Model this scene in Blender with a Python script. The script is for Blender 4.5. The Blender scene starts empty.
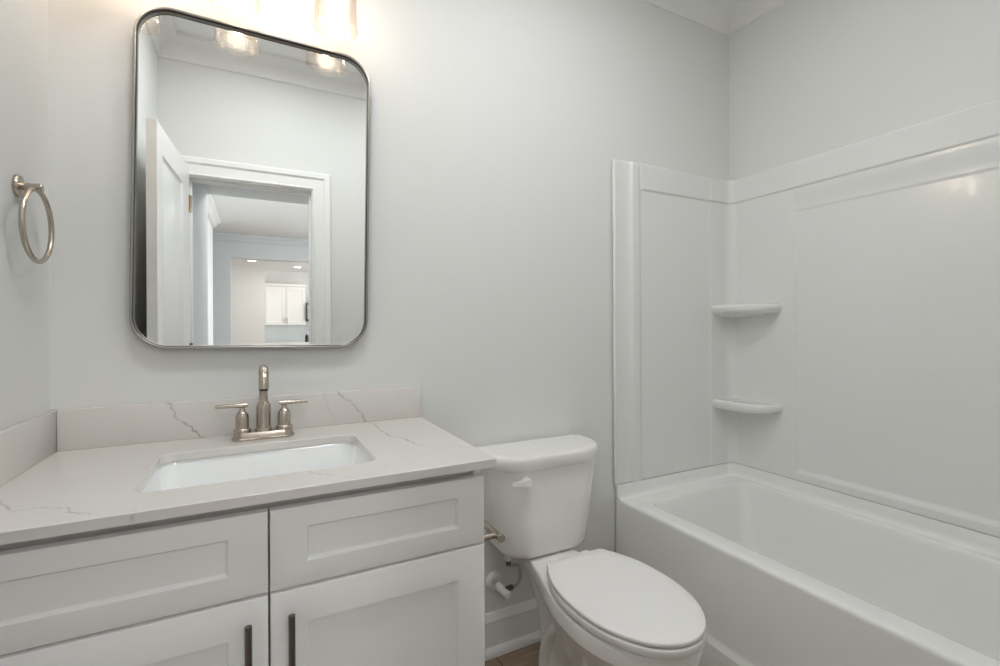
import bpy, bmesh, math
from mathutils import Vector, Matrix
R = math.radians
SC = bpy.context.scene
COL = SC.collection

# ------------------------------------------------------------------ camera, world, exposure
cam_d = bpy.data.cameras.new('camera'); cam = bpy.data.objects.new('camera', cam_d); COL.objects.link(cam)
cam_d.sensor_width = 36.0; cam_d.lens = 471.68 / 1000 * 36.0
cam_d.shift_y = -0.0071; cam_d.clip_start = 0.01; cam_d.clip_end = 60
cam.location = (0.4521, -1.5281, 1.1764)
cam.rotation_mode = 'XYZ'
cam.matrix_world = (Matrix.Translation(cam.location) @ Matrix.Rotation(R(-27.2), 4, 'Z')
                    @ Matrix.Rotation(R(90), 4, 'X') @ Matrix.Rotation(R(-0.30), 4, 'Z'))
SC.camera = cam
vs = SC.view_settings
vs.view_transform = 'Standard'; vs.look = 'None'; vs.gamma = 1.0; vs.use_curve_mapping = False
vs.exposure = 0.04
SC.display_settings.display_device = 'sRGB'
try:
    SC.cycles.use_denoising = True
    SC.cycles.max_bounces = 16; SC.cycles.diffuse_bounces = 8; SC.cycles.transparent_max_bounces = 16
    SC.cycles.caustics_reflective = False; SC.cycles.caustics_refractive = False
    SC.cycles.sample_clamp_indirect = 6.0
except Exception: pass
W_ = bpy.data.worlds.new('world'); SC.world = W_; W_.use_nodes = True
W_.node_tree.nodes['Background'].inputs[0].default_value = (0.88, 0.95, 1.0, 1)
W_.node_tree.nodes['Background'].inputs[1].default_value = 0.6

BULB_E, BULB_COL = 20.0, (1.0, 0.80, 0.61, 1)
CEIL_E, CEIL_COL = 27.0, (0.955, 0.985, 1.0, 1)
KIT_E = 130.0
DAY_W = 38.0
HALL_E, HALL_COL = 58.0, (0.98, 0.99, 1.0, 1)
ar = bpy.data.lights.new('added_hall_daylight', 'AREA'); ar.shape = 'RECTANGLE'; ar.size = 1.8; ar.size_y = 1.5  # added daylight fill standing in an unseen, invented hall window
ar.energy = DAY_W; ar.color = (0.93, 0.975, 1.0)
aro = bpy.data.objects.new('added_hall_daylight', ar); COL.objects.link(aro)
aro.location = (2.66, -3.87, 1.35); aro.rotation_euler = (0, R(90), 0)

KIT_W = 88.0
ak = bpy.data.lights.new('added_kitchen_fill', 'AREA'); ak.shape = 'RECTANGLE'; ak.size = 2.6; ak.size_y = 1.2  # fill lamp added to even out the kitchen walls; its window is invented
ak.energy = KIT_W; ak.color = (1.0, 0.995, 0.985)
ako = bpy.data.objects.new('added_kitchen_fill', ak); COL.objects.link(ako)
ako.location = (3.55, -7.9, 1.55); ako.rotation_euler = (0, R(112), 0)

# ------------------------------------------------------------------ dimensions
W = 2.495; D = 1.478; CZ = 2.68           # room width, depth, ceiling height
CH = 0.876                               # countertop height
FY = -0.552                              # vanity door faces

# ------------------------------------------------------------------ materials
def mat(name, col, rough=0.5, metal=0.0, spec=0.5, coat=0.0):
    m = bpy.data.materials.new(name); m.use_nodes = True
    b = m.node_tree.nodes['Principled BSDF']
    b.inputs['Base Color'].default_value = (*col, 1); b.inputs['Roughness'].default_value = rough
    b.inputs['Metallic'].default_value = metal; b.inputs['Specular IOR Level'].default_value = spec
    b.inputs['Coat Weight'].default_value = coat
    return m
def N(m, t, **k):
    n = m.node_tree.nodes.new(t)
    for a, v in k.items(): setattr(n, a, v)
    return n
def L(m, a, b): m.node_tree.links.new(a, b)
def bsdf(m): return m.node_tree.nodes['Principled BSDF']
def noise_bump(m, scale, strength, dist=0.002, detail=2.0, stretch=None):
    tc = N(m, 'ShaderNodeTexCoord'); n = N(m, 'ShaderNodeTexNoise'); b = N(m, 'ShaderNodeBump')
    n.inputs['Scale'].default_value = scale; n.inputs['Detail'].default_value = detail
    b.inputs['Strength'].default_value = strength; b.inputs['Distance'].default_value = dist
    src = tc.outputs['Object']
    if stretch:
        mp = N(m, 'ShaderNodeMapping'); mp.inputs['Scale'].default_value = stretch
        L(m, src, mp.inputs[0]); src = mp.outputs[0]
    L(m, src, n.inputs['Vector']); L(m, n.outputs['Fac'], b.inputs['Height']); L(m, b.outputs[0], bsdf(m).inputs['Normal'])
    return m
M = {}
M['wall'] = noise_bump(mat('wall_paint', (0.735, 0.735, 0.72), 0.62, spec=0.3), 180, 0.08, 0.001)
M['ceil'] = noise_bump(mat('ceiling_paint', (0.82, 0.82, 0.81), 0.8, spec=0.2), 160, 0.08, 0.001)
M['trim'] = noise_bump(mat('trim_paint', (0.86, 0.86, 0.85), 0.32), 60, 0.03, 0.001)
M['cab'] = noise_bump(mat('cabinet_paint', (0.87, 0.87, 0.86), 0.38), 90, 0.03, 0.0008)
M['cabin'] = noise_bump(mat('cabinet_carcass', (0.55, 0.54, 0.52), 0.5), 90, 0.03, 0.0008)
M['ceramic'] = noise_bump(mat('vitreous_china', (0.84, 0.825, 0.81), 0.10, coat=0.3), 6, 0.02, 0.002)
M['sinkc'] = noise_bump(mat('sink_china', (0.88, 0.89, 0.89), 0.10, coat=0.3), 6, 0.02, 0.002)
M['plastic'] = noise_bump(mat('seat_plastic', (0.84, 0.825, 0.815), 0.28), 12, 0.02, 0.001)
M['acrylic'] = noise_bump(mat('tub_acrylic', (0.83, 0.83, 0.815), 0.16, coat=0.2), 3.0, 0.06, 0.004)
M['surround'] = noise_bump(mat('surround_acrylic', (0.77, 0.775, 0.76), 0.14, coat=0.25), 7.0, 0.32, 0.004, 3.0)
M['crown'] = noise_bump(mat('crown_paint', (0.78, 0.78, 0.77), 0.5, spec=0.3), 120, 0.03, 0.001)
M['nickel'] = noise_bump(mat('brushed_nickel', (0.50, 0.445, 0.38), 0.27, 1.0), 400, 0.05, 0.0004, stretch=(1, 1, 12))
M['pewter'] = noise_bump(mat('brushed_pewter', (0.20, 0.18, 0.16), 0.30, 1.0), 400, 0.05, 0.0004, stretch=(1, 1, 0.05))
M['steel'] = noise_bump(mat('brushed_steel_frame', (0.36, 0.345, 0.325), 0.30, 1.0), 300, 0.05, 0.0004, stretch=(12, 1, 1))
M['chrome'] = noise_bump(mat('chrome', (0.7, 0.7, 0.7), 0.12, 1.0), 50, 0.01, 0.0004)
M['dark'] = noise_bump(mat('dark_gap', (0.03, 0.03, 0.03), 0.6), 50, 0.02, 0.001)
M['mirror'] = mat('silvered_glass', (0.93, 0.945, 0.94), 0.0, 1.0)
M['hose'] = noise_bump(mat('white_braided_hose', (0.50, 0.49, 0.48), 0.45), 700, 0.3, 0.001)
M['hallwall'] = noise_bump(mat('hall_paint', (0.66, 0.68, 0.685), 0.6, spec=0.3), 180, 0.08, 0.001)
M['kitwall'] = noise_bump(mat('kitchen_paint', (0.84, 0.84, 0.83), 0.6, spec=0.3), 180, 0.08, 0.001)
M['tile'] = noise_bump(mat('pale_glazed_tile', (0.66, 0.70, 0.71), 0.2), 14, 0.05, 0.001)
M['black'] = noise_bump(mat('black_plastic', (0.02, 0.02, 0.022), 0.3), 40, 0.02, 0.001)

def emis(name, col, e):
    m = bpy.data.materials.new(name); m.use_nodes = True; nt = m.node_tree
    nt.nodes.remove(nt.nodes['Principled BSDF'])
    em = nt.nodes.new('ShaderNodeEmission'); em.inputs[0].default_value = col; em.inputs[1].default_value = e
    nt.links.new(em.outputs[0], nt.nodes['Material Output'].inputs[0]); return m
M['bulb'] = emis('lit_bulb', BULB_COL, BULB_E)
M['lens'] = emis('added_fill_lens', CEIL_COL, CEIL_E)
M['halllens'] = emis('added_hall_fill_lens', HALL_COL, HALL_E)
M['canlens'] = emis('lit_can', (1, 0.93, 0.84, 1), KIT_E)

def glass_mat():
    m = bpy.data.materials.new('seeded_glass'); m.use_nodes = True; nt = m.node_tree
    nt.nodes.remove(nt.nodes['Principled BSDF'])
    tr = nt.nodes.new('ShaderNodeBsdfTransparent'); gl = nt.nodes.new('ShaderNodeBsdfGlossy'); mx = nt.nodes.new('ShaderNodeMixShader')
    lw = nt.nodes.new('ShaderNodeLayerWeight'); lw.inputs[0].default_value = 0.25
    rp = nt.nodes.new('ShaderNodeMapRange'); rp.inputs[3].default_value = 0.05; rp.inputs[4].default_value = 0.45
    rt = nt.nodes.new('ShaderNodeMixRGB'); rt.inputs[1].default_value = (0.99, 0.985, 0.98, 1); rt.inputs[2].default_value = (0.94, 0.86, 0.78, 1)
    tc = nt.nodes.new('ShaderNodeTexCoord'); vo = nt.nodes.new('ShaderNodeTexVoronoi'); vo.inputs['Scale'].default_value = 140
    bp = nt.nodes.new('ShaderNodeBump'); bp.inputs['Strength'].default_value = 0.35; bp.inputs['Distance'].default_value = 0.002
    gl.inputs['Roughness'].default_value = 0.18
    lk = nt.links.new
    lk(tc.outputs['Object'], vo.inputs['Vector']); lk(vo.outputs['Distance'], bp.inputs['Height']); lk(bp.outputs[0], gl.inputs['Normal'])
    lk(bp.outputs[0], lw.inputs['Normal'])
    lk(lw.outputs['Facing'], rp.inputs[0]); lk(rp.outputs[0], mx.inputs[0]); lk(lw.outputs['Facing'], rt.inputs[0])
    lk(rt.outputs[0], tr.inputs[0]); lk(tr.outputs[0], mx.inputs[1]); lk(gl.outputs[0], mx.inputs[2])
    lk(mx.outputs[0], nt.nodes['Material Output'].inputs[0]); return m
M['glass'] = glass_mat()

def floor_mat():
    m = mat('vinyl_plank', (0.1, 0.07, 0.05), 0.42)
    tc = N(m, 'ShaderNodeTexCoord'); br = N(m, 'ShaderNodeTexBrick')
    br.inputs['Scale'].default_value = 1.0; br.inputs['Brick Width'].default_value = 1.2; br.inputs['Row Height'].default_value = 0.16
    br.inputs['Mortar Size'].default_value = 0.0015
    br.inputs['Color1'].default_value = (0.34, 0.24, 0.17, 1); br.inputs['Color2'].default_value = (0.25, 0.175, 0.125, 1)
    br.inputs['Mortar'].default_value = (0.02, 0.015, 0.01, 1)
    mp = N(m, 'ShaderNodeMapping'); mp.inputs['Scale'].default_value = (2.2, 30, 1)
    no = N(m, 'ShaderNodeTexNoise'); no.inputs['Scale'].default_value = 3.0; no.inputs['Detail'].default_value = 6; no.inputs['Roughness'].default_value = 0.65
    rp = N(m, 'ShaderNodeMapRange'); rp.inputs[1].default_value = 0.3; rp.inputs[2].default_value = 0.75; rp.inputs[3].default_value = 0.55; rp.inputs[4].default_value = 1.35
    mx = N(m, 'ShaderNodeMixRGB', blend_type='MULTIPLY'); mx.inputs[0].default_value = 1.0
    L(m, tc.outputs['Object'], br.inputs['Vector']); L(m, tc.outputs['Object'], mp.inputs[0]); L(m, mp.outputs[0], no.inputs['Vector'])
    L(m, no.outputs['Fac'], rp.inputs[0]); L(m, br.outputs['Color'], mx.inputs[1]); L(m, rp.outputs[0], mx.inputs[2])
    L(m, mx.outputs[0], bsdf(m).inputs['Base Color'])
    return m
M['floor'] = floor_mat()

# quartz with drawn veins: each vein is a polyline in the stone's own coordinates
VEINS = [
    (0.0042, 0.75, [(.231, -.0172, .980), (.244, -.0172, .973), (.254, -.0172, .955), (.262, -.0172, .930), (.277, -.0172, .919), (.294, -.0172, .904), (.308, -.0172, .887), (.315, -.0172, .876), (.3405, -.039, .876)]),
    (0.0046, 0.70, [(.668, -.0172, .979), (.684, -.0172, .959), (.710, -.0172, .944), (.7256, -.0172, .921), (.742, -.0172, .901), (.752, -.0172, .876), (.770, -.049, .876), (.765, -.143, .876), (.773, -.233, .876), (.80, -.287, .876), (.8085, -.354, .876)]),
    (0.0036, 0.40, [(.8085, -.354, .876), (.833, -.388, .876), (.882, -.428, .876), (.93, -.455, .876)]),
    (0.0036, 0.30, [(.629, -.0172, .977), (.6356, -.0172, .952), (.646, -.0172, .9235), (.661, -.0172, .890)]),
    (0.0042, 0.55, [(.543, -.474, .876), (.564, -.503, .876), (.585, -.521, .876)]),
    (0.0032, 0.30, [(.585, -.521, .876), (.6255, -.560, .876)]),
    (0.0040, 0.50, [(.052, -.400, .876), (.073, -.439, .876), (.093, -.470, .876), (.105, -.473, .876), (.124, -.469, .876), (.15, -.491, .876), (.167, -.4916, .876), (.18, -.524, .876), (.21, -.546, .876)]),
    (0.0046, 0.50, [(.271, -.566, .876), (.268, -.574, .865)]),
]
def quartz():
    m = mat('veined_quartz', (0.8, 0.77, 0.74), 0.17)
    ge = N(m, 'ShaderNodeNewGeometry'); no = N(m, 'ShaderNodeTexNoise'); no.inputs['Scale'].default_value = 60; no.inputs['Detail'].default_value = 4
    L(m, ge.outputs['Position'], no.inputs['Vector'])
    sub = N(m, 'ShaderNodeVectorMath', operation='SUBTRACT'); sub.inputs[1].default_value = (.5, .5, .5); L(m, no.outputs['Color'], sub.inputs[0])
    sc = N(m, 'ShaderNodeVectorMath', operation='SCALE'); sc.inputs['Scale'].default_value = 0.018; L(m, sub.outputs[0], sc.inputs[0])
    ad = N(m, 'ShaderNodeVectorMath', operation='ADD'); L(m, ge.outputs['Position'], ad.inputs[0]); L(m, sc.outputs[0], ad.inputs[1])
    P = ad.outputs[0]; total = None
    n2 = N(m, 'ShaderNodeTexNoise'); n2.inputs['Scale'].default_value = 30; L(m, ge.outputs['Position'], n2.inputs['Vector'])
    for wid, amt, pts in VEINS:
        vmin = None
        for A, B in zip(pts[:-1], pts[1:]):
            A = Vector(A); BA = Vector(B) - A
            pa = N(m, 'ShaderNodeVectorMath', operation='SUBTRACT'); L(m, P, pa.inputs[0]); pa.inputs[1].default_value = A
            dt = N(m, 'ShaderNodeVectorMath', operation='DOT_PRODUCT'); L(m, pa.outputs[0], dt.inputs[0]); dt.inputs[1].default_value = BA / BA.length_squared
            cl = N(m, 'ShaderNodeClamp'); L(m, dt.outputs['Value'], cl.inputs[0])
            s2 = N(m, 'ShaderNodeVectorMath', operation='SCALE'); s2.inputs[0].default_value = BA; L(m, cl.outputs[0], s2.inputs['Scale'])
            ds = N(m, 'ShaderNodeVectorMath', operation='DISTANCE'); L(m, pa.outputs[0], ds.inputs[0]); L(m, s2.outputs[0], ds.inputs[1])
            if vmin is None: vmin = ds.outputs['Value']
            else:
                mn = N(m, 'ShaderNodeMath', operation='MINIMUM'); L(m, vmin, mn.inputs[0]); L(m, ds.outputs['Value'], mn.inputs[1]); vmin = mn.outputs[0]
        mr = N(m, 'ShaderNodeMapRange', interpolation_type='SMOOTHSTEP'); L(m, vmin, mr.inputs[0])
        mr.inputs[1].default_value = 0.0; mr.inputs[2].default_value = wid; mr.inputs[3].default_value = amt; mr.inputs[4].default_value = 0.0
        if total is None: total = mr.outputs[0]
        else:
            mx = N(m, 'ShaderNodeMath', operation='MAXIMUM'); L(m, total, mx.inputs[0]); L(m, mr.outputs[0], mx.inputs[1]); total = mx.outputs[0]
    mm = N(m, 'ShaderNodeMapRange'); mm.inputs[1].default_value = .3; mm.inputs[2].default_value = .6; mm.inputs[3].default_value = .45; mm.inputs[4].default_value = 1.0; L(m, n2.outputs['Fac'], mm.inputs[0])
    ml = N(m, 'ShaderNodeMath', operation='MULTIPLY'); L(m, total, ml.inputs[0]); L(m, mm.outputs[0], ml.inputs[1])
    n3 = N(m, 'ShaderNodeTexNoise'); n3.inputs['Scale'].default_value = 5; n3.inputs['Detail'].default_value = 5; L(m, ge.outputs['Position'], n3.inputs['Vector'])
    base = N(m, 'ShaderNodeMixRGB'); base.inputs[1].default_value = (0.665, 0.635, 0.605, 1); base.inputs[2].default_value = (0.725, 0.70, 0.675, 1); L(m, n3.outputs['Fac'], base.inputs[0])
    mix = N(m, 'ShaderNodeMixRGB'); mix.inputs[2].default_value = (0.25, 0.235, 0.225, 1); L(m, ml.outputs[0], mix.inputs[0]); L(m, base.outputs[0], mix.inputs[1])
    L(m, mix.outputs[0], bsdf(m).inputs['Base Color'])
    return m
M['quartz'] = quartz()

# ------------------------------------------------------------------ mesh helpers
def obj(name, bm, m, parent=None, smooth=35, loc=None):
    bmesh.ops.recalc_face_normals(bm, faces=bm.faces[:])
    me = bpy.data.meshes.new(name); bm.to_mesh(me); bm.free()
    me.materials.append(m)
    if smooth:
        me.shade_smooth(); me.set_sharp_from_angle(angle=R(smooth))
    o = bpy.data.objects.new(name, me); COL.objects.link(o)
    if loc: o.location = loc
    if parent: o.parent = parent
    return o
def tag(o, label, cat, group=None):
    o['label'] = label; o['category'] = cat
    if group: o['group'] = group
    return o
def thing(name, label, cat, loc=(0, 0, 0), group=None):
    o = bpy.data.objects.new(name, None); COL.objects.link(o); o.location = loc; o.empty_display_size = 0.05
    return tag(o, label, cat, group)
def struct(name, bm, m, parent=None, smooth=35, label=None):
    o = obj(name, bm, m, parent, smooth)
    if not parent: o['kind'] = 'structure'
    if label: o['label'] = label
    return o
def BM(): return bmesh.new()
def box(bm, x0, x1, y0, y1, z0, z1, bev=0.0, seg=2):
    t = bmesh.new()
    v = [t.verts.new((x, y, z)) for x in (x0, x1) for y in (y0, y1) for z in (z0, z1)]
    for f in ((0, 1, 3, 2), (4, 6, 7, 5), (0, 4, 5, 1), (2, 3, 7, 6), (0, 2, 6, 4), (1, 5, 7, 3)): t.faces.new([v[i] for i in f])
    if bev: bmesh.ops.bevel(t, geom=t.edges[:], offset=bev, segments=seg, affect='EDGES', profile=0.5)
    join(bm, t); return bm
def join(bm, t, mtx=None):
    if mtx is not None: bmesh.ops.transform(t, matrix=mtx, verts=t.verts[:])
    mp = {v: bm.verts.new(v.co) for v in t.verts}
    for f in t.faces:
        try: bm.faces.new([mp[v] for v in f.verts])
        except ValueError: pass
    t.free()
def loft(bm, rings, closed=True, cap0=False, cap1=False, wrap=False):
    V = [[bm.verts.new(p) for p in r] for r in rings]; n = len(V[0])
    pairs = list(zip(V[:-1], V[1:])) + ([(V[-1], V[0])] if wrap else [])
    for a, b in pairs:
        for i in range(n if closed else n - 1):
            j = (i + 1) % n
            bm.faces.new((a[i], a[j], b[j], b[i]))
    if cap0: bm.faces.new(V[0][::-1])
    if cap1: bm.faces.new(V[-1])
    return bm
def rr(x0, x1, y0, y1, r, z, n=8):
    """rounded rectangle ring; r may be one radius or four (x1y1, x0y1, x0y0, x1y0)"""
    rs = r if isinstance(r, (tuple, list)) else (r,) * 4
    out = []
    for k, (sx, sy) in enumerate(((1, 1), (-1, 1), (-1, -1), (1, -1))):
        q = rs[k]; cx = (x1 - q) if sx > 0 else (x0 + q); cy = (y1 - q) if sy > 0 else (y0 + q)
        for i in range(n + 1):
            a = math.pi / 2 * (k + i / n)
            out.append((cx + q * math.cos(a), cy + q * math.sin(a), z))
    return out
def lathe(bm, prof, seg=32, mtx=None, cap0=True, cap1=True):
    t = bmesh.new()
    rings = [[(r * math.cos(2 * math.pi * i / seg), r * math.sin(2 * math.pi * i / seg), z) for i in range(seg)] for r, z in prof]
    loft(t, rings, True, cap0, cap1); join(bm, t, mtx); return bm
def axis(p, d):
    return Matrix.Translation(Vector(p)) @ Vector((0, 0, 1)).rotation_difference(Vector(d).normalized()).to_matrix().to_4x4()
def tube(bm, pts, r, seg=16, cap=True):
    pts = [Vector(p) for p in pts]; rad = r if isinstance(r, (list, tuple)) else [r] * len(pts)
    rings = []; ref = None
    for i, p in enumerate(pts):
        t = (pts[min(i + 1, len(pts) - 1)] - pts[max(i - 1, 0)]).normalized()
        if ref is None:
            ref = t.orthogonal().normalized()
        ref = (ref - t * ref.dot(t)).normalized(); b = t.cross(ref)
        rings.append([p + (ref * math.cos(2 * math.pi * k / seg) + b * math.sin(2 * math.pi * k / seg)) * rad[i] for k in range(seg)])
    return loft(bm, rings, True, cap, cap)
def spline(pts, n=8):
    P = [Vector(p) for p in pts]; P = [2 * P[0] - P[1]] + P + [2 * P[-1] - P[-2]]; out = []
    for i in range(1, len(P) - 2):
        for k in range(n):
            t = k / n; a, b, c, d = P[i - 1:i + 3]
            out.append(0.5 * ((2 * b) + (c - a) * t + (2 * a - 5 * b + 4 * c - d) * t * t + (3 * b - a - 3 * c + d) * t ** 3))
    return out + [P[-2]]
def sm(a, b, x):
    t = max(0.0, min(1.0, (x - a) / (b - a))); return t * t * (3 - 2 * t)
def sweep(bm, prof, path, closed=False, capped=True):
    """prof: (d, z) with d measured to the left of the path direction; path: list of (x, y); mitred"""
    n = len(path); rings = []
    for i, p in enumerate(path):
        p = Vector(p); a = path[i - 1] if (i > 0 or closed) else None; b = path[(i + 1) % n] if (i < n - 1 or closed) else None
        d1 = (p - Vector(a)).normalized() if a is not None else None; d2 = (Vector(b) - p).normalized() if b is not None else None
        if d1 is None: d1 = d2
        if d2 is None: d2 = d1
        n1 = Vector((-d1.y, d1.x)); n2 = Vector((-d2.y, d2.x)); m = (n1 + n2) / (1 + n1.dot(n2))
        rings.append([(p.x + m.x * d, p.y + m.y * d, z) for d, z in prof])
    return loft(bm, rings, True, capped and not closed, capped and not closed, wrap=closed)

# ------------------------------------------------------------------ room shell
OX0, OX1, OZ = 0.131, 0.737, 1.975        # doorway
struct('wall_back', box(BM(), -0.11, W + 0.11, 0.0, 0.11, 0, CZ), M['wall'], smooth=0)
struct('wall_left', box(BM(), -0.11, 0.0, -D, 0.0, 0, CZ), M['wall'], smooth=0)
struct('wall_right', box(BM(), W, W + 0.11, -D, 0.0, 0, CZ), M['wall'], smooth=0)
b = BM(); box(b, -0.11, OX0 - .015, -D - .115, -D, 0, CZ); box(b, OX1 + .015, W + .11, -D - .115, -D, 0, CZ); box(b, OX0 - .015, OX1 + .015, -D - .115, -D, OZ + .015, CZ)
struct('wall_front', b, M['wall'], smooth=0)
struct('floor', box(BM(), -1.7, 3.6, -10.6, 0.11, -0.06, 0.0), M['floor'], smooth=0)
struct('ceiling', box(BM(), -0.11, W + .11, -D - .115, .11, CZ, CZ + .06), M['ceil'], smooth=0)
# crown moulding round the room
crown = [(0, CZ), (0, 2.577), (.007, 2.577), (.010, 2.581)]
for k in range(9):
    a = R(90 * k / 8); crown.append((.012 + .076 * (1 - math.cos(a)) * .9 + .0076 * k / 8, 2.584 + .078 * math.sin(a) * .85 + .0117 * k / 8))
crown += [(.094, 2.664), (.094, CZ)]
struct('trim_1', sweep(BM(), crown, [(W, 0), (0, 0), (0, -D), (W, -D)], closed=True), M['crown'], label='white crown moulding round the top of the bathroom walls')
# baseboards
bprof = [(0, 0), (.030, 0), (.030, .012), (.026, .022), (.016, .029), (.014, .030), (.014, .112), (.017, .116), (.017, .122), (.012, .127), (.010, .138), (.006, .145), (0, .147)]
struct('baseboard_back', sweep(BM(), bprof, [(1.752, 0), (0.912, 0)]), M['trim'])
struct('baseboard_front', sweep(BM(), bprof, [(OX1 + .095, -D), (1.752, -D)]), M['trim'])
struct('baseboard_left', sweep(BM(), bprof, [(0, -.56), (0, -D + .02)]), M['trim'])
# door casing and jamb (trim_2) and the open door
cprof = [(0, 0), (0.0, .010), (.006, .014), (.014, .009), (.030, .011), (.058, .014), (.068, .023), (.092, .024), (.098, .016), (.098, 0)]  # across width, thickness
def casing(bm, y0, s, x0, x1, zt):
    rings = []
    for (x, z, mx, mz) in ((x0, 0, -1, 0), (x0, zt, -1, 1), (x1, zt, 1, 1), (x1, 0, 1, 0)):
        rings.append([(x + mx * (w + .006), y0 + s * t, z + mz * (w + .006)) for w, t in cprof])
    loft(bm, rings, True, True, True)
b = BM(); casing(b, -D, 1, OX0, OX1, OZ); casing(b, -D - .115, -1, OX0, OX1, OZ)
struct('trim_2', b, M['trim'], label='white moulded casing round the bathroom doorway')
b = BM()
for x0, x1 in ((OX0 - .015, OX0), (OX1, OX1 + .015)): box(b, x0, x1, -D - .115, -D, 0, OZ + .015)
box(b, OX0, OX1, -D - .115, -D, OZ, OZ + .015)
for x0, x1 in ((OX0, OX0 + .011), (OX1 - .011, OX1)): box(b, x0, x1, -D - .075, -D - .040, 0, OZ, .002)
box(b, OX0 + .011, OX1 - .011, -D - .075, -D - .040, OZ - .011, OZ, .002)
struct('trim_3', b, M['trim'], label='white door jamb with stop in the bathroom doorway')

def panel_face(bm, x0, x1, z0, z1, y, s, inset=0.018):
    """recessed moulded panel on a face at y; s is the outward sign"""
    loft(bm, [[(x0 + k, y - s * dd, z0 + k), (x1 - k, y - s * dd, z0 + k), (x1 - k, y - s * dd, z1 - k), (x0 + k, y - s * dd, z1 - k)]
              for k, dd in ((0, 0), (.004, -.002), (.009, .003), (.014, .007), (.030, .007), (.044, .002))], True, False, True)
DW = 0.655
door = bpy.data.objects.new('door_1', None); COL.objects.link(door); door['kind'] = 'structure'
door['label'] = 'white panelled bathroom door standing open against the left wall'; door['category'] = 'door'
b = BM(); Z = [(0.20, 0.86), (1.00, 1.90)]
for y, s in ((0.0, -1), (0.036, 1)):
    xs = [0, .165, DW - .085, DW]; zs = [0.008, .20, .86, 1.00, 1.90, 2.012]
    for i in range(3):
        for k in range(5):
            if i == 1 and k in (1, 3): panel_face(b, xs[1], xs[2], zs[k], zs[k + 1], y, s)
            else: b.faces.new([b.verts.new(q) for q in ((xs[i], y, zs[k]), (xs[i + 1], y, zs[k]), (xs[i + 1], y, zs[k + 1]), (xs[i], y, zs[k + 1]))])
for q in (((0, 0, .008), (0, .036, .008), (0, .036, 2.012), (0, 0, 2.012)), ((DW, 0, .008), (DW, .036, .008), (DW, .036, 2.012), (DW, 0, 2.012)),
          ((0, 0, 2.012), (DW, 0, 2.012), (DW, .036, 2.012), (0, .036, 2.012)), ((0, 0, .008), (DW, 0, .008), (DW, .036, .008), (0, .036, .008))):
    b.faces.new([b.verts.new(p) for p in q])
bmesh.ops.remove_doubles(b, verts=b.verts[:], dist=1e-5)
obj('leaf', b, M['trim'], door, 25)
for s, y in ((-1, 0), (1, .036)):
    b = BM(); lathe(b, [(.028, 0), (.028, .006), (.012, .010), (.010, .028), (.022, .036), (.027, .048), (.022, .060), (.006, .066)], 24, axis((DW - .06, y, .93), (0, s, 0)))
    obj('door_knob', b, M['nickel'], door)
for z in (.20, 1.05, 1.83):
    b = BM(); lathe(b, [(.006, -.045), (.006, .045)], 12, axis((-.004, -.006, z), (0, 0, 1))); box(b, -.002, .02, -.002, 0.0, z - .045, z + .045)
    obj('hinge', b, M['nickel'], door)
door.location = (OX0 + .004, -D + .008, 0); door.rotation_euler = (0, 0, R(93.4))

# hall and kitchen beyond the doorway (seen in the mirror)
HY, HE, FW, KC = -D - .115, -4.80, -5.70, 2.44
PY = -2.55
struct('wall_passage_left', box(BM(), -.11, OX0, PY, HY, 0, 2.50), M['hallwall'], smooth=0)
struct('wall_passage_right', box(BM(), 1.10, 1.22, -3.0, HY, 0, 2.50), M['hallwall'], smooth=0)  # unseen; lengthened to keep the hall daylight off the left passage wall
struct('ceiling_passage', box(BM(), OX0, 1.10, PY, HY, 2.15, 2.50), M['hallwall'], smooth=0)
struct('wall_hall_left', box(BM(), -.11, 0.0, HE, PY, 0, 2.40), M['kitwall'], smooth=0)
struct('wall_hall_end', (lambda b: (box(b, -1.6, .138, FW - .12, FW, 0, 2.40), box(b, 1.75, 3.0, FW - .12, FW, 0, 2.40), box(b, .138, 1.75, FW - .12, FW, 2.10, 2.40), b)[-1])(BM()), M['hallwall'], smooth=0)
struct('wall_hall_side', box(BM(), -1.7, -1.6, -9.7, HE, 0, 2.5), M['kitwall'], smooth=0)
b = BM(); box(b, 2.6, 2.7, FW, -4.8, 0, 2.4); box(b, 1.22, 2.7, -3.0, -2.9, 0, 2.4); box(b, 2.6, 2.7, -4.8, -2.9, 0, .55); box(b, 2.6, 2.7, -4.8, -2.9, 2.15, 2.4)  # unseen wall, window opening invented for the added daylight
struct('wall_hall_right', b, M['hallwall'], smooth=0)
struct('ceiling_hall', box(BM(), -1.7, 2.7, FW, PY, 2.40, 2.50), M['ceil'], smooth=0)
hc = [(0, 2.40), (0, 2.31), (.012, 2.315), (.03, 2.335), (.055, 2.375), (.075, 2.385), (.075, 2.40)]
b = BM(); sweep(b, [(-d, z) for d, z in hc], [(-.11, HE), (0, HE), (0, PY)])
struct('trim_4', b, M['trim'], label='white crown moulding on the hall wall end')
b = BM(); sweep(b, [(d, z) for d, z in hc], [(-1.6, FW), (2.6, FW)])
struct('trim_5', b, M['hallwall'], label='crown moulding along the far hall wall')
struct('ceiling_kitchen', box(BM(), -1.7, 3.6, -10.4, FW - .12, KC, KC + .1), M['ceil'], smooth=0)
struct('wall_kitchen_front', box(BM(), -1.6, .59, -9.7, -9.6, 0, KC), M['kitwall'], smooth=0)
struct('wall_kitchen_side', box(BM(), .49, .59, -10.3, -9.7, 0, KC), M['kitwall'], smooth=0)
struct('wall_kitchen_back', box(BM(), .49, 3.6, -10.4, -10.3, 0, KC), M['kitwall'], smooth=0)
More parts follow.
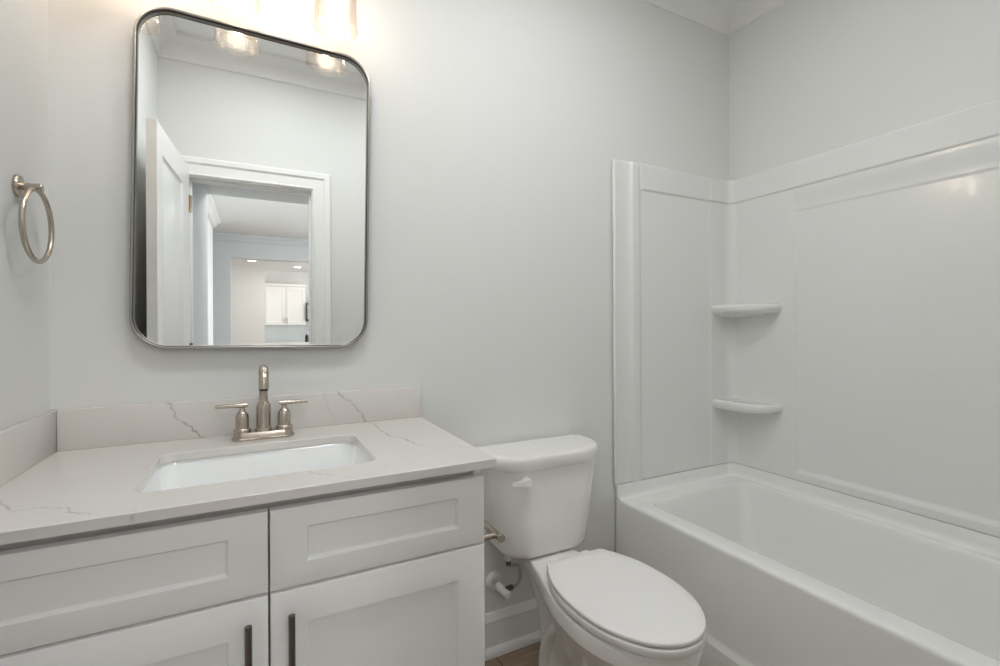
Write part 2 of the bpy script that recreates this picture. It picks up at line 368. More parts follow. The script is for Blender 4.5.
b = BM(); box(b, 3.5, 3.6, -10.3, -9.2, 0, KC); box(b, 3.5, 3.6, -6.6, FW - .12, 0, KC); box(b, 3.5, 3.6, -9.2, -6.6, 0, .95); box(b, 3.5, 3.6, -9.2, -6.6, 2.15, KC)  # unseen wall, opening made up to hold the kitchen fill lamp
struct('wall_kitchen_backsplash', box(BM(), .592, 2.2, -10.2995, -10.29, .842, 1.218), M['tile'], smooth=0)
struct('wall_kitchen_right', b, M['kitwall'], smooth=0)

def shaker(bm, x0, x1, z0, z1, yf, th=.02, st=.063, rl=.063, rec=.0085, bev=.0040, rt=None):
    rt = rl if rt is None else rt
    rg = lambda x0, x1, z0, z1, y: [(x0, y, z0), (x1, y, z0), (x1, y, z1), (x0, y, z1)]
    e = .0030
    loft(bm, [rg(x0, x1, z0, z1, yf + th), rg(x0, x1, z0, z1, yf + e), rg(x0 + e * .3, x1 - e * .3, z0 + e * .3, z1 - e * .3, yf + e * .3), rg(x0 + e, x1 - e, z0 + e, z1 - e, yf),
              rg(x0 + st, x1 - st, z0 + rl, z1 - rt, yf), rg(x0 + st + bev, x1 - st - bev, z0 + rl + bev, z1 - rt - bev, yf + rec * .85),
              rg(x0 + st + bev + .001, x1 - st - bev - .001, z0 + rl + bev + .001, z1 - rt - bev - .001, yf + rec)], True, True, True)
    return bm
def shaker_b(bm, x0, x1, z0, z1, yf, **k):      # facing +y
    t = BM(); shaker(t, -x1, -x0, z0, z1, -yf, **k); join(bm, t, Matrix.Rotation(math.pi, 4, 'Z'))
    return bm
kc = thing('kitchen_cabinet', 'white two-door upper kitchen cabinet on the far wall seen in the mirror', 'cabinet', (1.0, -10.0, 1.22))
off = Matrix.Translation(Vector((-1.0, 10.0, -1.22)))
def kobj(name, b, m, p):
    bmesh.ops.transform(b, matrix=off, verts=b.verts[:]); return obj(name, b, m, p, 25)
kobj('cabinet_box', box(BM(), .592, 1.42, -10.298, -9.995, 1.22, 2.08), M['trim'], kc)
for x0, x1, hx in ((.60, 1.005, .985), (1.012, 1.415, 1.032)):
    dd = kobj('door', shaker_b(BM(), x0, x1, 1.225, 2.05, -9.972), M['trim'], kc)
    b = BM(); tube(b, [(hx, -9.94, 1.26), (hx, -9.94, 1.38)], .006)
    for z in (1.28, 1.36): tube(b, [(hx, -9.97, z), (hx, -9.94, z)], .004)
    kobj('handle', b, M['nickel'], kc).parent = dd
kobj('crown_strip', box(BM(), .592, 1.43, -10.298, -9.955, 2.08, 2.13, .01), M['trim'], kc)
ct = thing('kitchen_base_cabinet', 'white kitchen base cabinet with pale worktop below the far upper cabinet', 'cabinet', (1.2, -10.0, 0))
off = Matrix.Translation(Vector((-1.2, 10.0, 0)))
kobj('cabinet_box', box(BM(), .592, 2.2, -10.298, -9.72, 0, .80), M['trim'], ct)
kobj('worktop', box(BM(), .592, 2.2, -10.298, -9.69, .80, .84, .003), M['ceil'], ct)
for x0, x1 in ((.60, 1.12), (1.13, 1.66), (1.67, 2.19)): kobj('door', shaker_b(BM(), x0, x1, .12, .78, -9.70), M['trim'], ct)
mw = thing('microwave', 'dark-edged microwave beside the far kitchen cabinet seen in the mirror', 'microwave', (1.78, -10.0, 1.30))
off = Matrix.Translation(Vector((-1.78, 10.0, -1.30)))
kobj('housing', box(BM(), 1.425, 2.15, -10.298, -9.95, 1.30, 1.72, .004), M['chrome'], mw)
kobj('door', box(BM(), 1.43, 2.0, -9.949, -9.92, 1.31, 1.71, .004), M['black'], mw)
kobj('handle', (lambda b: (tube(b, [(1.46, -9.89, 1.34), (1.46, -9.89, 1.68)], .009), tube(b, [(1.46, -9.92, 1.38), (1.46, -9.89, 1.38)], .006), tube(b, [(1.46, -9.92, 1.64), (1.46, -9.89, 1.64)], .006), b)[-1])(BM()), M['chrome'], mw)
cm = thing('soap_bottle', 'small dark bottle on the far kitchen worktop seen in the mirror', 'bottle', (1.43, -9.85, .84))
b = BM(); lathe(b, [(.036, 0), (.038, .01), (.038, .13), (.030, .15), (.012, .16), (.012, .18)], 20); obj('bottle', b, M['black'], cm)
b = BM(); lathe(b, [(.014, .18), (.014, .20), (.005, .205), (.005, .23)], 12); tube(b, [(0, 0, .228), (0, .045, .225)], .005, 8); obj('pump', b, M['chrome'], cm)
for i, (x, y) in enumerate(((.36, -8.6), (1.20, -9.25))):
    o = thing('recessed_light', ('lit recessed light in the kitchen ceiling above the blank wall', 'lit recessed light in the kitchen ceiling above the white cabinets')[i], 'light', (x, y, KC), 'recessed kitchen lights')
    obj('trim_ring', lathe(BM(), [(.062, -.001), (.078, -.001), (.085, -.006), (.085, -.010), (.066, -.012), (.062, -.006)], 32, cap0=False, cap1=False), M['trim'], o)
    obj('lens', lathe(BM(), [(.0625, -.002), (.0625, -.007)], 32), M['canlens'], o)

# ------------------------------------------------------------------ bathtub and surround
SXR = W - .0166
def cornerpath(x0, off, r, yend, n=14):
    """polyline along back wall then right wall, offset from the walls; returns (point, inward normal, arclen-x)"""
    xr = W - off; yb = -off; out = [((x0, yb), (0, -1))]
    for i in range(n + 1):
        a = R(90 - 90 * i / n)
        out.append(((xr - r + r * math.cos(a), yb - r + r * math.sin(a)), (-math.cos(a), -math.sin(a))))
    out.append(((xr, yend), (-1, 0))); return out
tub = thing('bathtub', 'white alcove bathtub along the right wall beside the toilet', 'bathtub', (2.12, -.72, 0))
toff = Matrix.Translation(Vector((-2.12, .72, 0)))
b = BM(); ye, yn = -.006, -D + .008
outer = [(1.753, 0), (1.753, .135), (1.755, .142), (1.764, .152), (1.767, .165), (1.770, .446), (1.771, .4525), (1.774, .4575), (1.780, .4598)]
rings = [rr(x, W - .004, yn, ye, .004, z) for x, z in outer]
rings.append(rr(1.80, W - .02, yn + .012, ye - .012, .02, .460))
for g, z, r in ((0, .460, .060), (.005, .459, .056), (.010, .454, .052), (.015, .440, .050), (.028, .39, .048), (.055, .24, .052), (.078, .15, .06), (.105, .112, .06), (.16, .10, .05)):
    rings.append(rr(1.846 + g * .9, 2.437 - g * .8, yn + .09 + g * 1.4, -.098 - g * 1.0, r, z))
loft(b, rings, True, True, True)
prof = [(.0, .515), (.011, .515), (.013, .509), (.0145, .482), (.0165, .471), (.0215, .4640), (.030, .4608), (.040, .4590)]
pth = cornerpath(1.7705, .004, .05, yn)
strip = [[(p[0] + n[0] * d, p[1] + n[1] * d, z) for d, z in prof + [(0, .4585)]] for p, n in pth]
loft(b, strip, True, True, True)
bmesh.ops.transform(b, matrix=toff, verts=b.verts[:])
obj('tub_shell', b, M['acrylic'], tub, 40)
b = BM(); lathe(b, [(.0, .001), (.033, .001), (.035, .003), (.030, .006), (.012, .005), (.010, .012), (0.0, .012)], 28, Matrix.Translation((2.145 - 2.12, -.30 + .72, .098)), False, False)
obj('drain', b, M['chrome'], tub)

sur = thing('tub_surround', 'glossy white three-panel wall surround above the bathtub', 'tub surround', (2.12, -.72, .517))
soff = Matrix.Translation(Vector((-2.12, .72, -.517)))
# arc-length stations along back wall, round the corner, along the right wall
X0, RC, YE = 1.7615, .058, -D + .004
L1 = (W - RC) - X0; L2 = math.pi / 2 * RC; L3 = (-RC - YE)
def spos(s):
    if s <= L1: return Vector((X0 + s, 0)), Vector((0, -1)), X0 + s, 0
    if s <= L1 + L2:
        a = math.pi / 2 - (s - L1) / RC
        return Vector((W - RC + RC * math.cos(a), -RC + RC * math.sin(a))), Vector((-math.cos(a), -math.sin(a))), W, 0
    y = -RC - (s - L1 - L2); return Vector((W, y)), Vector((-1, 0)), W + 1, y
ZB, ZT = .5180, 1.866
def height(x, y, z):
    if x <= W:                                    # back wall end panel + corner
        bead = .007 * (1 - sm(1.7735, 1.7775, x)) + .0
        rib = .010 * sm(1.846, 1.858, x) * (1 - sm(1.885, 1.913, x))
        flat = .013 - .005 * (1 - sm(1.84, 1.852, x))
        d = flat + bead + rib
        band = sm(1.750, 1.759, z)
        inpan = sm(1.905, 1.918, x)
        d += .007 * band * inpan
        col = sm(2.330, 2.342, x)                 # corner column stands a little proud
        d += col * .0036
        return d
    d = .0166 + .006 * sm(1.750, 1.759, z)
    pan = 1 - sm(-.328, -.312, y)
    top = 1 - sm(1.664, 1.752, z); edge = 1 - sm(1.652, 1.664, z)
    bot = sm(.545, .566, z)
    d -= pan * bot * (.010 * top + .003 * edge) * (1 if z < 1.755 else 0)
    return d
def lin(a, b, n): return [a + (b - a) * i / n for i in range(n)]
ss = [0, .003, .007, .012, .0125, .0145, .0165, .02, .05, .083] + lin(.088, .104, 6) + lin(.104, .138, 4) + lin(.138, .166, 8) + lin(.17, .56, 8) + lin(.568, .59, 8) + lin(.595, L1, 3) + lin(L1, L1 + L2, 12)
s0 = L1 + L2 - RC
ss += lin(L1 + L2, s0 + .305, 6) + lin(s0 + .308, s0 + .332, 12) + lin(s0 + .34, L1 + L2 + L3, 24) + [L1 + L2 + L3]
ss = sorted(set(round(s, 5) for s in ss))
zz = [ZB, .53, .54] + lin(.545, .568, 10) + lin(.57, 1.64, 24) + lin(1.65, 1.67, 8) + lin(1.67, 1.745, 10) + lin(1.748, 1.762, 10) + lin(1.765, ZT - .008, 4) + [ZT - .008, ZT - .005, ZT - .002, ZT - .0006]
zz = sorted(set(round(z, 5) for z in zz))
b = BM(); rows = []
for z in zz:
    row = []
    for s in ss:
        p, n, x, y = spos(s); d = height(x, y, z)
        if z > ZT - .009: d = max(.001, d - .006 * ((z - ZT + .009) / .009) ** 3)
        if s < .0069: d *= (.35, .85)[1 if s > .001 else 0] if s < .005 else 1
        q = p + n * d; row.append((q.x, q.y, z))
    rows.append(row)
rows = [[(lambda p, n: (p.x + n.x * .0005, p.y + n.y * .0005, zz[0]))(*spos(s)[:2]) for s in ss]] + rows + [[(lambda p, n: (p.x + n.x * .0005, p.y + n.y * .0005, ZT))(*spos(s)[:2]) for s in ss]]
loft(b, rows, False)
bmesh.ops.transform(b, matrix=soff, verts=b.verts[:])
obj('wall_panel', b, M['surround'], sur, 50)
def corner_shelf(zc):
    b = BM(); rings = []
    cx, cy = W - .010, -.010
    for k, dz in ((.45, -.044), (.72, -.037), (.89, -.029), (.955, -.022), (.985, -.014), (.998, -.005), (.997, .004), (.975, .010), (.93, .0135), (.88, .0130), (.80, .0110), (.3, .0110)):
        ring = [(cx, cy, zc + dz)]
        for i in range(25):
            a = math.pi / 2 * i / 24; e = 2 / 3.3
            ring.append((cx - .140 * k * math.cos(a) ** e, cy - .258 * k * math.sin(a) ** e, zc + dz))
        rings.append(ring)
    loft(b, rings, True, True, True)
    bmesh.ops.transform(b, matrix=soff, verts=b.verts[:])
    return obj('corner_shelf', b, M['surround'], sur, 60)
corner_shelf(1.255)['label'] = 'upper corner shelf'
corner_shelf(.814)['label'] = 'lower corner shelf'

# ------------------------------------------------------------------ vanity
van = thing('vanity_cabinet', 'white shaker vanity cabinet under the quartz countertop', 'cabinet', (.455, -.27, 0))
voff = Matrix.Translation(Vector((-.455, .27, 0)))
def vobj(name, b, m, p, smooth=30):
    bmesh.ops.transform(b, matrix=voff, verts=b.verts[:]); return obj(name, b, m, p, smooth)
b = BM(); box(b, .004, .022, -.531, -.004, 0, .857); box(b, .894, .9125, -.531, -.004, 0, .857, .001)   # sides
box(b, .022, .894, -.531, -.004, .10, .118); box(b, .022, .894, -.46, -.445, 0, .10); box(b, .022, .894, -.012, -.004, .118, .857)
box(b, .022, .894, -.517, -.502, .118, .857) ; 
vobj('cabinet_box', b, M['cab'], van)
for x0, x1 in ((.031, .4674), (.4706, .9115)):
    vobj('drawer_front', shaker(BM(), x0, x1, .6830, .8345, FY, st=.064, rl=.0445, rt=.040), M['cab'], van, 25)
for x0, x1, hx in ((.031, .4674, .435), (.4706, .9115, .5055)):
    dd = vobj('door', shaker(BM(), x0, x1, .112, .6782, FY, st=.064, rl=.067), M['cab'], van, 25)
    b = BM(); yb = FY - .031; tube(b, [(hx, yb, .4775), (hx, yb, .478), (hx, yb, .6475), (hx, yb, .648)], [.0045, .006, .006, .0045], 18)
    for z in (.498, .627): tube(b, [(hx, FY, z), (hx, yb, z)], .0045, 12)
    vobj('handle', b, M['pewter'], van)['label'] = 'brushed metal bar handle'
    van.children[-1].parent = dd

ctop = thing('countertop', 'white quartz vanity countertop with grey veins and backsplash', 'countertop', (.465, -.286, CH - .019))
coff = Matrix.Translation(Vector((-.465, .286, -CH + .019)))
def cobj(name, b, m, p, smooth=30):
    bmesh.ops.transform(b, matrix=coff, verts=b.verts[:]); return obj(name, b, m, p, smooth)
CW, CD = .932, -.572
SX0, SX1, SY0, SY1 = .2490, .6895, -.4660, -.166
b = BM(); e = .0015
loft(b, [rr(.001, CW, CD, -.001, .002, CH - .019), rr(.001, CW, CD, -.001, .002, CH - e), rr(.001 + e, CW - e, CD + e, -.001 - e, .002, CH),
         rr(SX0 - e, SX1 + e, SY0 - e, SY1 + e, .032, CH), rr(SX0, SX1, SY0, SY1, .031, CH - e), rr(SX0, SX1, SY0, SY1, .031, CH - .019)], True, wrap=True)
cobj('slab', b, M['quartz'], ctop)
cobj('backsplash', box(BM(), .0175, CW, -.0172, -.001, CH + .0003, CH + .1016, .0012), M['quartz'], ctop)
cobj('side_splash', box(BM(), .001, .0172, CD + .002, -.001, CH + .0003, CH + .1016, .0012), M['quartz'], ctop)

snk = thing('sink', 'white rectangular undermount sink below the countertop cutout', 'sink', (.4655, -.31, CH - .019))
zs_ = CH - .0208; b = BM()
o = lambda g, z, r: rr(SX0 - .006 + g - .4655, SX1 + .006 - g - .4655, SY0 - .006 + g + .31, SY1 + .006 - g + .31, r, z - (CH - .019))
loft(b, [o(-.012, zs_ - .006, .04), o(-.022, zs_ - .006, .045), o(-.022, zs_, .045), o(0, zs_, .035), o(.002, zs_ - .004, .034), o(.010, zs_ - .05, .036), o(.020, zs_ - .10, .042), o(.032, zs_ - .122, .05), o(.055, zs_ - .134, .05), o(.11, zs_ - .139, .02)], True, False, True)
loft(b, [o(-.012, zs_ - .006, .04), o(.004, zs_ - .10, .05), o(.03, zs_ - .145, .05), o(.11, zs_ - .150, .02)], True, False, True)
obj('basin', b, M['sinkc'], snk, 50)
obj('drain', lathe(BM(), [(0, .002), (.008, .0025), (.020, .001), (.022, .003), (.027, .003), (.029, 0)], 28, Matrix.Translation((0, .02, -.1395)), False, False), M['nickel'], snk)

# faucet
fx, fy = .4655, -.0905
fau = thing('faucet', 'brushed nickel two-handle faucet on the countertop behind the sink', 'faucet', (fx, fy, CH))
b = BM()
loft(b, [rr(-.077, .077, -.026, .026, .0255, .0004), rr(-.077, .077, -.026, .026, .0255, .004), rr(-.0745, .0745, -.0238, .0238, .0235, .006), rr(-.072, .072, -.0222, .0222, .0218, .0165), rr(-.070, .070, -.0205, .0205, .020, .0205)], True, True, True)
obj('deck_plate', b, M['nickel'], fau)
b = BM(); lathe(b, [(.0205, .0203), (.0205, .026), (.0185, .0275), (.0180, .030), (.0180, .085), (.0170, .090), (.0140, .0955), (.0118, .099), (.0108, .101), (.0108, .108)], 36)
obj('spout_body', b, M['nickel'], fau)
path = [(0, 0, .106), (0, 0, .130), (0, 0, .150)]
for k in range(1, 15):
    a = R(180 - 175 * k / 14); path.append((0, -.046 - .046 * math.cos(a), .150 + .040 * math.sin(a)))
path += [(0, -.0925, .143)]
b = BM(); tube(b, path, [.0107] * 3 + [.0112 + .0008 * k / 14 for k in range(14)] + [.0122], 24)
sp = obj('spout', b, M['nickel'], fau)
b = BM(); lathe(b, [(.0108, 0), (.0100, -.004), (0, -.004)], 24, Matrix.Translation((0, -.0927, .1425)), True, False)
obj('aerator', b, M['dark'], fau)
for s in (-1, 1):
    b = BM(); lathe(b, [(.0215, .0203), (.0215, .026), (.0205, .029), (.0185, .0305), (.0165, .032), (.0162, .062), (.0145, .068), (.0105, .0735), (.0070, .078), (.0062, .084), (.0075, .0865)], 32, Matrix.Translation((s * .051, 0, 0)))
    h = obj('handle', b, M['nickel'], fau)
    b = BM(); lathe(b, [(.0035, 0), (.0055, .001), (.0062, .010), (.0052, .069), (.0044, .074), (.0030, .075)], 16, Matrix.Translation((s * (.051 - .013), 0, .0915)) @ Vector((0, 0, 1)).rotation_difference(Vector((s, 0, .0001)).normalized()).to_matrix().to_4x4())
    obj('lever', b, M['nickel'], h)

# ------------------------------------------------------------------ mirror
mir = thing('wall_mirror', 'rounded rectangular metal-framed mirror hanging above the sink', 'mirror', (.4655, 0, 1.5655))
HX, HZ, RM = .299, .4495, .086
def mring(g, y, r=None):
    return [(p[0], y, p[1]) for p in rr(-HX + g, HX - g, -HZ + g, HZ - g, max(.004, RM - g), 0, 14)]
b = BM()
loft(b, [mring(0, -.002), mring(0, -.029), mring(.0008, -.0315), mring(.003, -.0325), mring(.0052, -.0325), mring(.0062, -.0318), mring(.0066, -.031), mring(.0066, -.002)], True, wrap=True)
obj('frame', b, M['steel'], mir, 40)
b = BM(); loft(b, [mring(.0067, -.0245), mring(.0067, -.0298), mring(.0080, -.0295), mring(.0085, -.0245)], True, wrap=True)
obj('inner_lip', b, M['dark'], mir, 40)
b = BM(); loft(b, [mring(.0067, -.004), mring(.0067, -.0243), mring(.0088, -.0240), mring(.0090, -.0195), mring(.0090, -.004)], True, wrap=True)
obj('inner_frame', b, M['steel'], mir, 40)
b = BM(); loft(b, [mring(.0070, -.013), mring(.0070, -.0168), mring(.0100, -.0185)], True, True, True)
obj('mirror_glass', b, M['mirror'], mir, 10)
b = BM(); loft(b, [mring(.012, -.003), mring(.012, -.0128)], True, True, True); obj('backing', b, M['dark'], mir, 30)
mir.rotation_euler = (0, R(.95), 0)

# ------------------------------------------------------------------ vanity light
vl = thing('vanity_light', 'three-lamp bath light with clear seeded glass shades above the mirror', 'light', (.402, 0, 2.264))
b = BM(); t = BM(); loft(t, [[(p[0], y, p[1]) for p in rr(-.30 + g, .30 - g, -.055 + g, .055 - g, .01, 0, 4)] for g, y in ((0, -.001), (0, -.018), (.004, -.022))], True, True, True); join(b, t)
obj('back_plate', b, M['nickel'], vl)
for dx in (-.249, 0, .252):
    b = BM(); tube(b, spline([(dx, -.018, 0), (dx, -.07, .004), (dx, -.110, -.004), (dx, -.125, -.03)]), .008, 14); obj('arm', b, M['nickel'], vl)
    b = BM(); lathe(b, [(.010, -.02), (.026, -.028), (.028, -.034), (.028, -.062), (.020, -.068), (.020, -.085)], 28, Matrix.Translation((dx, -.125, 0))); obj('socket', b, M['nickel'], vl)
    g = BM(); zt = -.052
    outer_p = [(.030, zt), (.044, zt - .003), (.052, zt - .012), (.056, zt - .03), (.0572, zt - .10), (.0585, zt - .178), (.0605, zt - .187), (.0612, zt - .190)]
    inner_p = [(r - .0025, z + (.0 if i else -.002)) for i, (r, z) in enumerate(outer_p)]
    lathe(g, outer_p + [(.0598, zt - .192)] + inner_p[::-1], 48, Matrix.Translation((dx, -.125, 0)), False, False)
    obj('shade', g, M['glass'], vl, 50)
    b = BM(); bp_ = [(.013, -.080), (.014, -.084), (.021, -.098), (.0225, -.11), (.0225, -.185)]
    for k in range(1, 9):
        a = R(90 * k / 8); bp_.append((max(.0008, .0225 * math.cos(a)), -.185 - .0225 * math.sin(a)))
    lathe(b, bp_, 24, Matrix.Translation((dx, -.125, 0))); obj('bulb', b, M['bulb'], vl)

# unseen ceiling lights added to brighten the bathroom
for cx_, lb in ((.52, 'added unseen fill light on the vanity side of the bathroom ceiling'), (1.36, 'added unseen fill light on the bathtub side of the bathroom ceiling')):
    cl = thing('added_fill_light', lb, 'light', (cx_, -.80, CZ), 'added bathroom fill lights')
    obj('base', lathe(BM(), [(.175, -.0005), (.178, -.02), (.1785, -.036), (.174, -.038), (.1685, -.036), (.168, -.030), (.150, -.030)], 48), M['trim'], cl)
    obj('diffuser', lathe(BM(), [(.168, -.0302), (.166, -.034), (.160, -.0352), (.06, -.0358), (.001, -.036)], 48), M['lens'], cl)

hl = thing('added_hall_fill_light', 'added unseen fill light on the ceiling of the hall outside the bathroom door', 'light', (.75, -3.15, 2.40))  # out of view, added to brighten the vanity fronts through the doorway
obj('base', lathe(BM(), [(.175, -.0005), (.178, -.02), (.170, -.028), (.150, -.030)], 48), M['trim'], hl)
obj('diffuser', lathe(BM(), [(.168, -.0282), (.160, -.045), (.12, -.056), (.06, -.061), (.001, -.062)], 48), M['halllens'], hl)

# ------------------------------------------------------------------ towel ring
tr = thing('towel_ring', 'brushed nickel towel ring on the left wall by the mirror', 'towel ring', (0, -.174, 1.478))
obj('wall_plate', lathe(BM(), [(.0235, .0003), (.0235, .005), (.021, .008), (.012, .009)], 36, axis((0, 0, 0), (1, 0, 0))), M['nickel'], tr)
obj('post', lathe(BM(), [(.0085, .008), (.0085, .030), (.0092, .032), (.0092, .040), (.0075, .042)], 24, axis((0, 0, 0), (1, 0, 0))), M['nickel'], tr)
b = BM(); rt = .0770
t = [[( .030 + .0052 * math.cos(2 * math.pi * j / 14), (rt + .0052 * math.sin(2 * math.pi * j / 14)) * math.sin(2 * math.pi * i / 72) + .010, -.0800 + (rt + .0052 * math.sin(2 * math.pi * j / 14)) * math.cos(2 * math.pi * i / 72)) for j in range(14)] for i in range(72)]
loft(b, t, True, wrap=True); obj('ring', b, M['nickel'], tr, 60)

# ------------------------------------------------------------------ toilet
TX = 1.334
toi = thing('toilet', 'white two-piece toilet with closed lid between vanity and bathtub', 'toilet', (TX, -.40, 0))
def egg(yb, yf, wb, wf, yc, z, rb=.03, nf=40, ns=8, p=2.0, bow=0.0):
    """outline: front half ellipse (centre yc, half width wf, tip yf), tapering back to half width wb at yb"""
    out = []
    for i in range(nf + 1):
        a = math.pi * i / nf; e = 2 / p
        c, s = math.cos(a), math.sin(a)
        out.append((wf * math.copysign(abs(c) ** e, c), yc - (yc - yf) * s ** e))
    # left side back
    def side(k): # k 0..1 from yc to yb
        y = yc + (yb - rb - yc) * k; w = wf + (wb - wf) * (k * k * (3 - 2 * k) if bow == 0 else k ** (2.5)); return w, y
    ls = [side(k / ns) for k in range(1, ns + 1)]
    out += [(-w, y) for w, y in ls]
    for i in range(1, 6):
        a = math.pi / 2 * i / 5; out.append((-(wb - rb) - rb * math.cos(a), yb - rb + rb * math.sin(a)))
    for i in range(0, 5):
        a = math.pi / 2 * (1 - i / 5); out.append(((wb - rb) + rb * math.cos(a), yb - rb + rb * math.sin(a)))
    out += [(w, y) for w, y in ls[::-1]]
    return [(x, y + .40, z - (.0123 * sm(-.315, -.255, y) if .37 < z < .425 else 0)) for x, y in out]
b = BM()
loft(b, [egg(-.17, -.62, .070, .092, -.43, 0.0), egg(-.17, -.622, .071, .093, -.43, .012), egg(-.175, -.61, .062, .084, -.43, .03), egg(-.175, -.595, .052, .072, -.43, .08),
         egg(-.17, -.605, .050, .074, -.44, .16), egg(-.15, -.65, .050, .098, -.46, .24), egg(-.11, -.70, .053, .128, -.49, .30), egg(-.07, -.735, .060, .148, -.51, .342),
         egg(-.05, -.745, .064, .156, -.52, .360), egg(-.045, -.750, .066, .160, -.52, .3685), egg(-.041, -.757, .069, .1665, -.52, .3715), egg(-.040, -.758, .070, .167, -.52, .377), egg(-.040, -.758, .070, .167, -.52, .4080), egg(-.041, -.756, .069, .1655, -.52, .4135), egg(-.044, -.752, .066, .162, -.52, .4162), egg(-.05, -.745, .060, .155, -.52, .4168),
         egg(-.10, -.66, .04, .10, -.50, .4168)], True, True, True)
obj('bowl', b, M['ceramic'], toi, 45)
for s in (-1, 1):
    b = BM()   # trapway bulge on the side of the base
    tube(b, spline([(s * .044, .185, .012), (s * .047, .175, .10), (s * .049, .14, .19), (s * .050, .07, .26), (s * .050, 0, .30)], 6), [.026] * 25, 18)
    obj('trapway', b, M['ceramic'], toi, 60)
    b = BM(); lathe(b, [(.016, .0), (.016, .006), (.012, .016), (.004, .020)], 20, Matrix.Translation((s * .095, .085, .0))); obj('bolt_cap', b, M['ceramic'], toi)
# seat and lid
def slab(name, z0, z1, g, m, dome=0.0):
    b = BM(); E = lambda k, z: egg(-.314 - k, -.768 + g + k, .112 - k, .163 - g - k, -.53, z, .02, p=2.05, bow=1)
    h = z1 - z0
    loft(b, [E(.012, z0), E(.0012, z0 + .0002), E(0, z0 + .0018), E(0, z1 - .0035), E(.0008, z1 - .0012), E(.003, z1), E(.03, z1 + dome), E(.075, z1 + dome * 1.3)], True, True, True)
    return obj(name, b, m, toi, 45)
slab('seat', .4213, .4407, -.0015, M['plastic'])
slab('lid', .4452, .4555, 0.0, M['plastic'], .0012)
for s in (-1, 1):
    b = BM(); loft(b, [rr(s * .058 - .018, s * .058 + .018, -.312 + .40, -.282 + .40, .008, z) for z in (.4040, .438)] + [rr(s * .058 - .015, s * .058 + .015, -.309 + .40, -.285 + .40,  .007, .443)], True, True, True)
    obj('hinge', b, M['plastic'], toi)
    for y in (-.42, -.64):
        b = BM(); box(b, s * .12 - .012, s * .12 + .012, y + .40 - .006, y + .40 + .006, .4165, .4216, .001); obj('bumper', b, M['plastic'], toi)
        b = BM(); box(b, s * .12 - .012, s * .12 + .012, y + .40 - .006, y + .40 + .006, .4404, .4455, .001); obj('bumper', b, M['plastic'], toi)
# tank
def tk(hw, y0, y1, rf, z, rb=.02, sh=.005): return [(x + sh, y + .40, z) for x, y, _ in rr(-hw, hw, y0, y1, (rb, rb, rf, rf), 0, 10)]
b = BM()
loft(b, [tk(.136, -.168, -.05, .06, .4055), tk(.154, -.190, -.035, .08, .4080), tk(.167, -.203, -.028, .09, .417), tk(.174, -.208, -.025, .095, .433), tk(.184, -.212, -.022, .10, .50), tk(.2025, -.217, -.020, .105, .64), tk(.2125, -.219, -.020, .108, .708), tk(.20, -.20, -.03, .09, .7085)], True, True, True)
obj('tank', b, M['ceramic'], toi, 45)
b = BM()
loft(b, [tk(.216, -.221, -.018, .110, .7092, sh=-.001), tk(.2205, -.228, -.012, .120, .7096, sh=-.001), tk(.2240, -.231, -.010, .123, .7125, sh=-.001), tk(.2270, -.234, -.009, .125, .740, sh=-.001), tk(.2263, -.2333, -.0095, .125, .7465, sh=-.001), tk(.2240, -.231, -.012, .122, .7515, sh=-.001), tk(.222, -.2265, -.017, .118, .7542, sh=-.001), tk(.20, -.20, -.04, .10, .755, sh=-.001)], True, True, True)
obj('tank_lid', b, M['ceramic'], toi, 45)
b = BM(); lathe(b, [(.016, 0), (.016, .006), (.012, .010)], 24, axis((-.120, .40 - .2165, .676), (0, -1, 0)))
t = BM(); loft(t, [[(x, .40 - .2265 - dy, .676 + z) for x, z in ((xx, h), (xx, -h))] + [(xx, .40 - .2265 - dy - th, .676 - h + dz), (xx, .40 - .2265 - dy - th, .676 + h + dz)]
    for xx, h, dy, th, dz in ((-.104, .008, 0, .010, 0), (-.118, .012, 0, .014, 0), (-.135, .011, .001, .013, .002), (-.155, .0090, .003, .011, .004), (-.172, .0080, .005, .009, .006), (-.180, .0055, .006, .006, .006))], True, True, True)
bmesh.ops.bevel(t, geom=t.edges[:], offset=.0018, segments=2, affect='EDGES'); join(b, t)
obj('flush_lever', b, M['plastic'], toi, 40)
for x in (-.085, .062):
    b = BM(); lathe(b, [(.012, .4045), (.012, .4060)], 16, Matrix.Translation((x, .40 - .11, 0))); obj('tank_gasket', b, M['dark'], toi)
b = BM(); lathe(b, [(.013, .374), (.015, .376), (.015, .391), (.011, .394), (.011, .4100)], 12, Matrix.Translation((1.214 - TX, .40 - .10, 0))); obj('fill_nut', b, M['plastic'], toi)

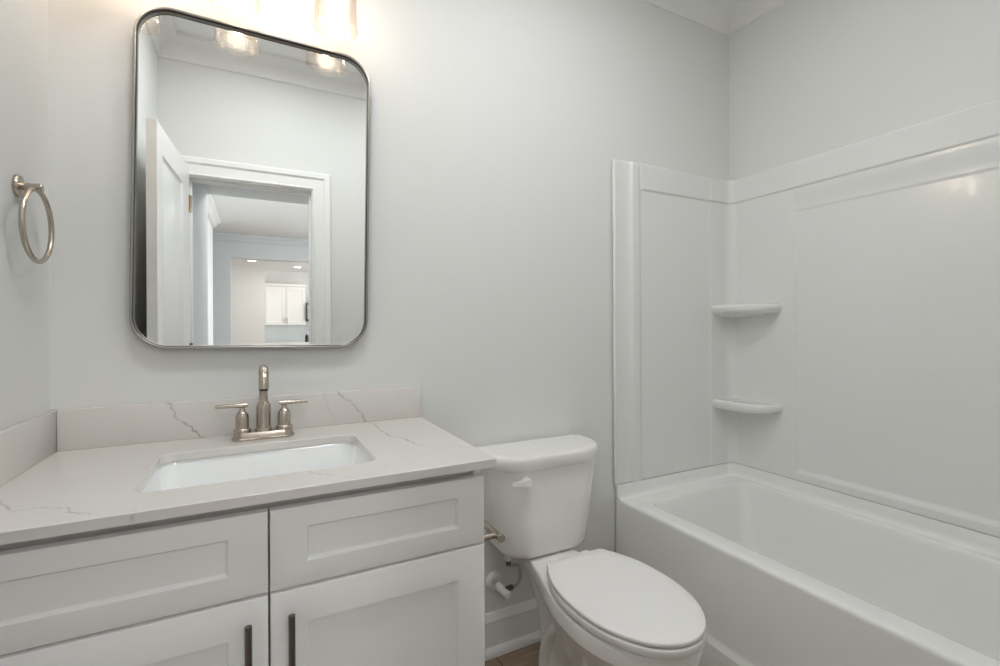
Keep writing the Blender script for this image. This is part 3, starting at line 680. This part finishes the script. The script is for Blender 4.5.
# shutoff valve and supply hose
sv = thing('shutoff_valve', 'white water shutoff valve on the wall beside the toilet', 'valve', (1.204, 0, .259))
obj('escutcheon', lathe(BM(), [(.033, .0005), (.032, .005), (.022, .012), (.014, .014), (.010, .014)], 32, axis((0, 0, 0), (0, -1, 0))), M['plastic'], sv)
obj('stub', lathe(BM(), [(.0085, .010), (.0085, .045)], 16, axis((0, 0, 0), (0, -1, 0))), M['chrome'], sv)
obj('valve_body', lathe(BM(), [(.010, .040), (.013, .042), (.014, .048), (.014, .072), (.010, .078), (.010, .090)], 20, axis((0, 0, 0), (0, -1, 0))), M['plastic'], sv)
b = BM(); lathe(b, [(.009, .086), (.013, .089), (.013, .108), (.010, .112)], 12, axis((0, 0, 0), (0, -1, 0))); obj('valve_handle', b, M['plastic'], sv)
b = BM(); lathe(b, [(.007, 0), (.007, .022), (.0095, .024), (.0095, .036)], 12, axis((.006, -.068, 0), (1, 0, -.1))); obj('outlet_nut', b, M['pewter'], sv)
sh = thing('supply_hose', 'white supply hose looping from the wall valve up to the toilet tank', 'hose', (1.245, -.068, .256))
b = BM(); tube(b, spline([(0, 0, 0), (.012, -.001, .001), (.026, -.006, .020), (.026, -.014, .055), (.010, -.024, .085), (-.018, -.031, .094), (-.031, -.032, .105)], 8), .0055, 12); obj('hose', b, M['hose'], sh)
b = BM(); lathe(b, [(.0075, -.018), (.009, -.016), (.009, -.001), (.007, .0)], 12, Matrix.Translation((-.031, -.032, .1165))); obj('coupling', b, M['pewter'], sh)

# toilet paper holder on the vanity's side
tp = thing('toilet_paper_holder', 'brushed nickel toilet paper holder on the vanity cabinet side', 'paper holder', (.9123, -.470, .652))
obj('wall_plate', lathe(BM(), [(.020, .0), (.020, .005), (.017, .008), (.009, .009)], 28, axis((0, 0, 0), (1, 0, 0))), M['nickel'], tp)
obj('post', lathe(BM(), [(.0075, .008), (.0075, .079)], 20, axis((0, 0, 0), (1, 0, 0))), M['nickel'], tp)
obj('bar', lathe(BM(), [(.0075, 0), (.0088, .001), (.0088, .165), (.0105, .168), (.0105, .174), (.0095, .176)], 20, axis((.072, .150, 0), (0, -1, 0))), M['nickel'], tp)
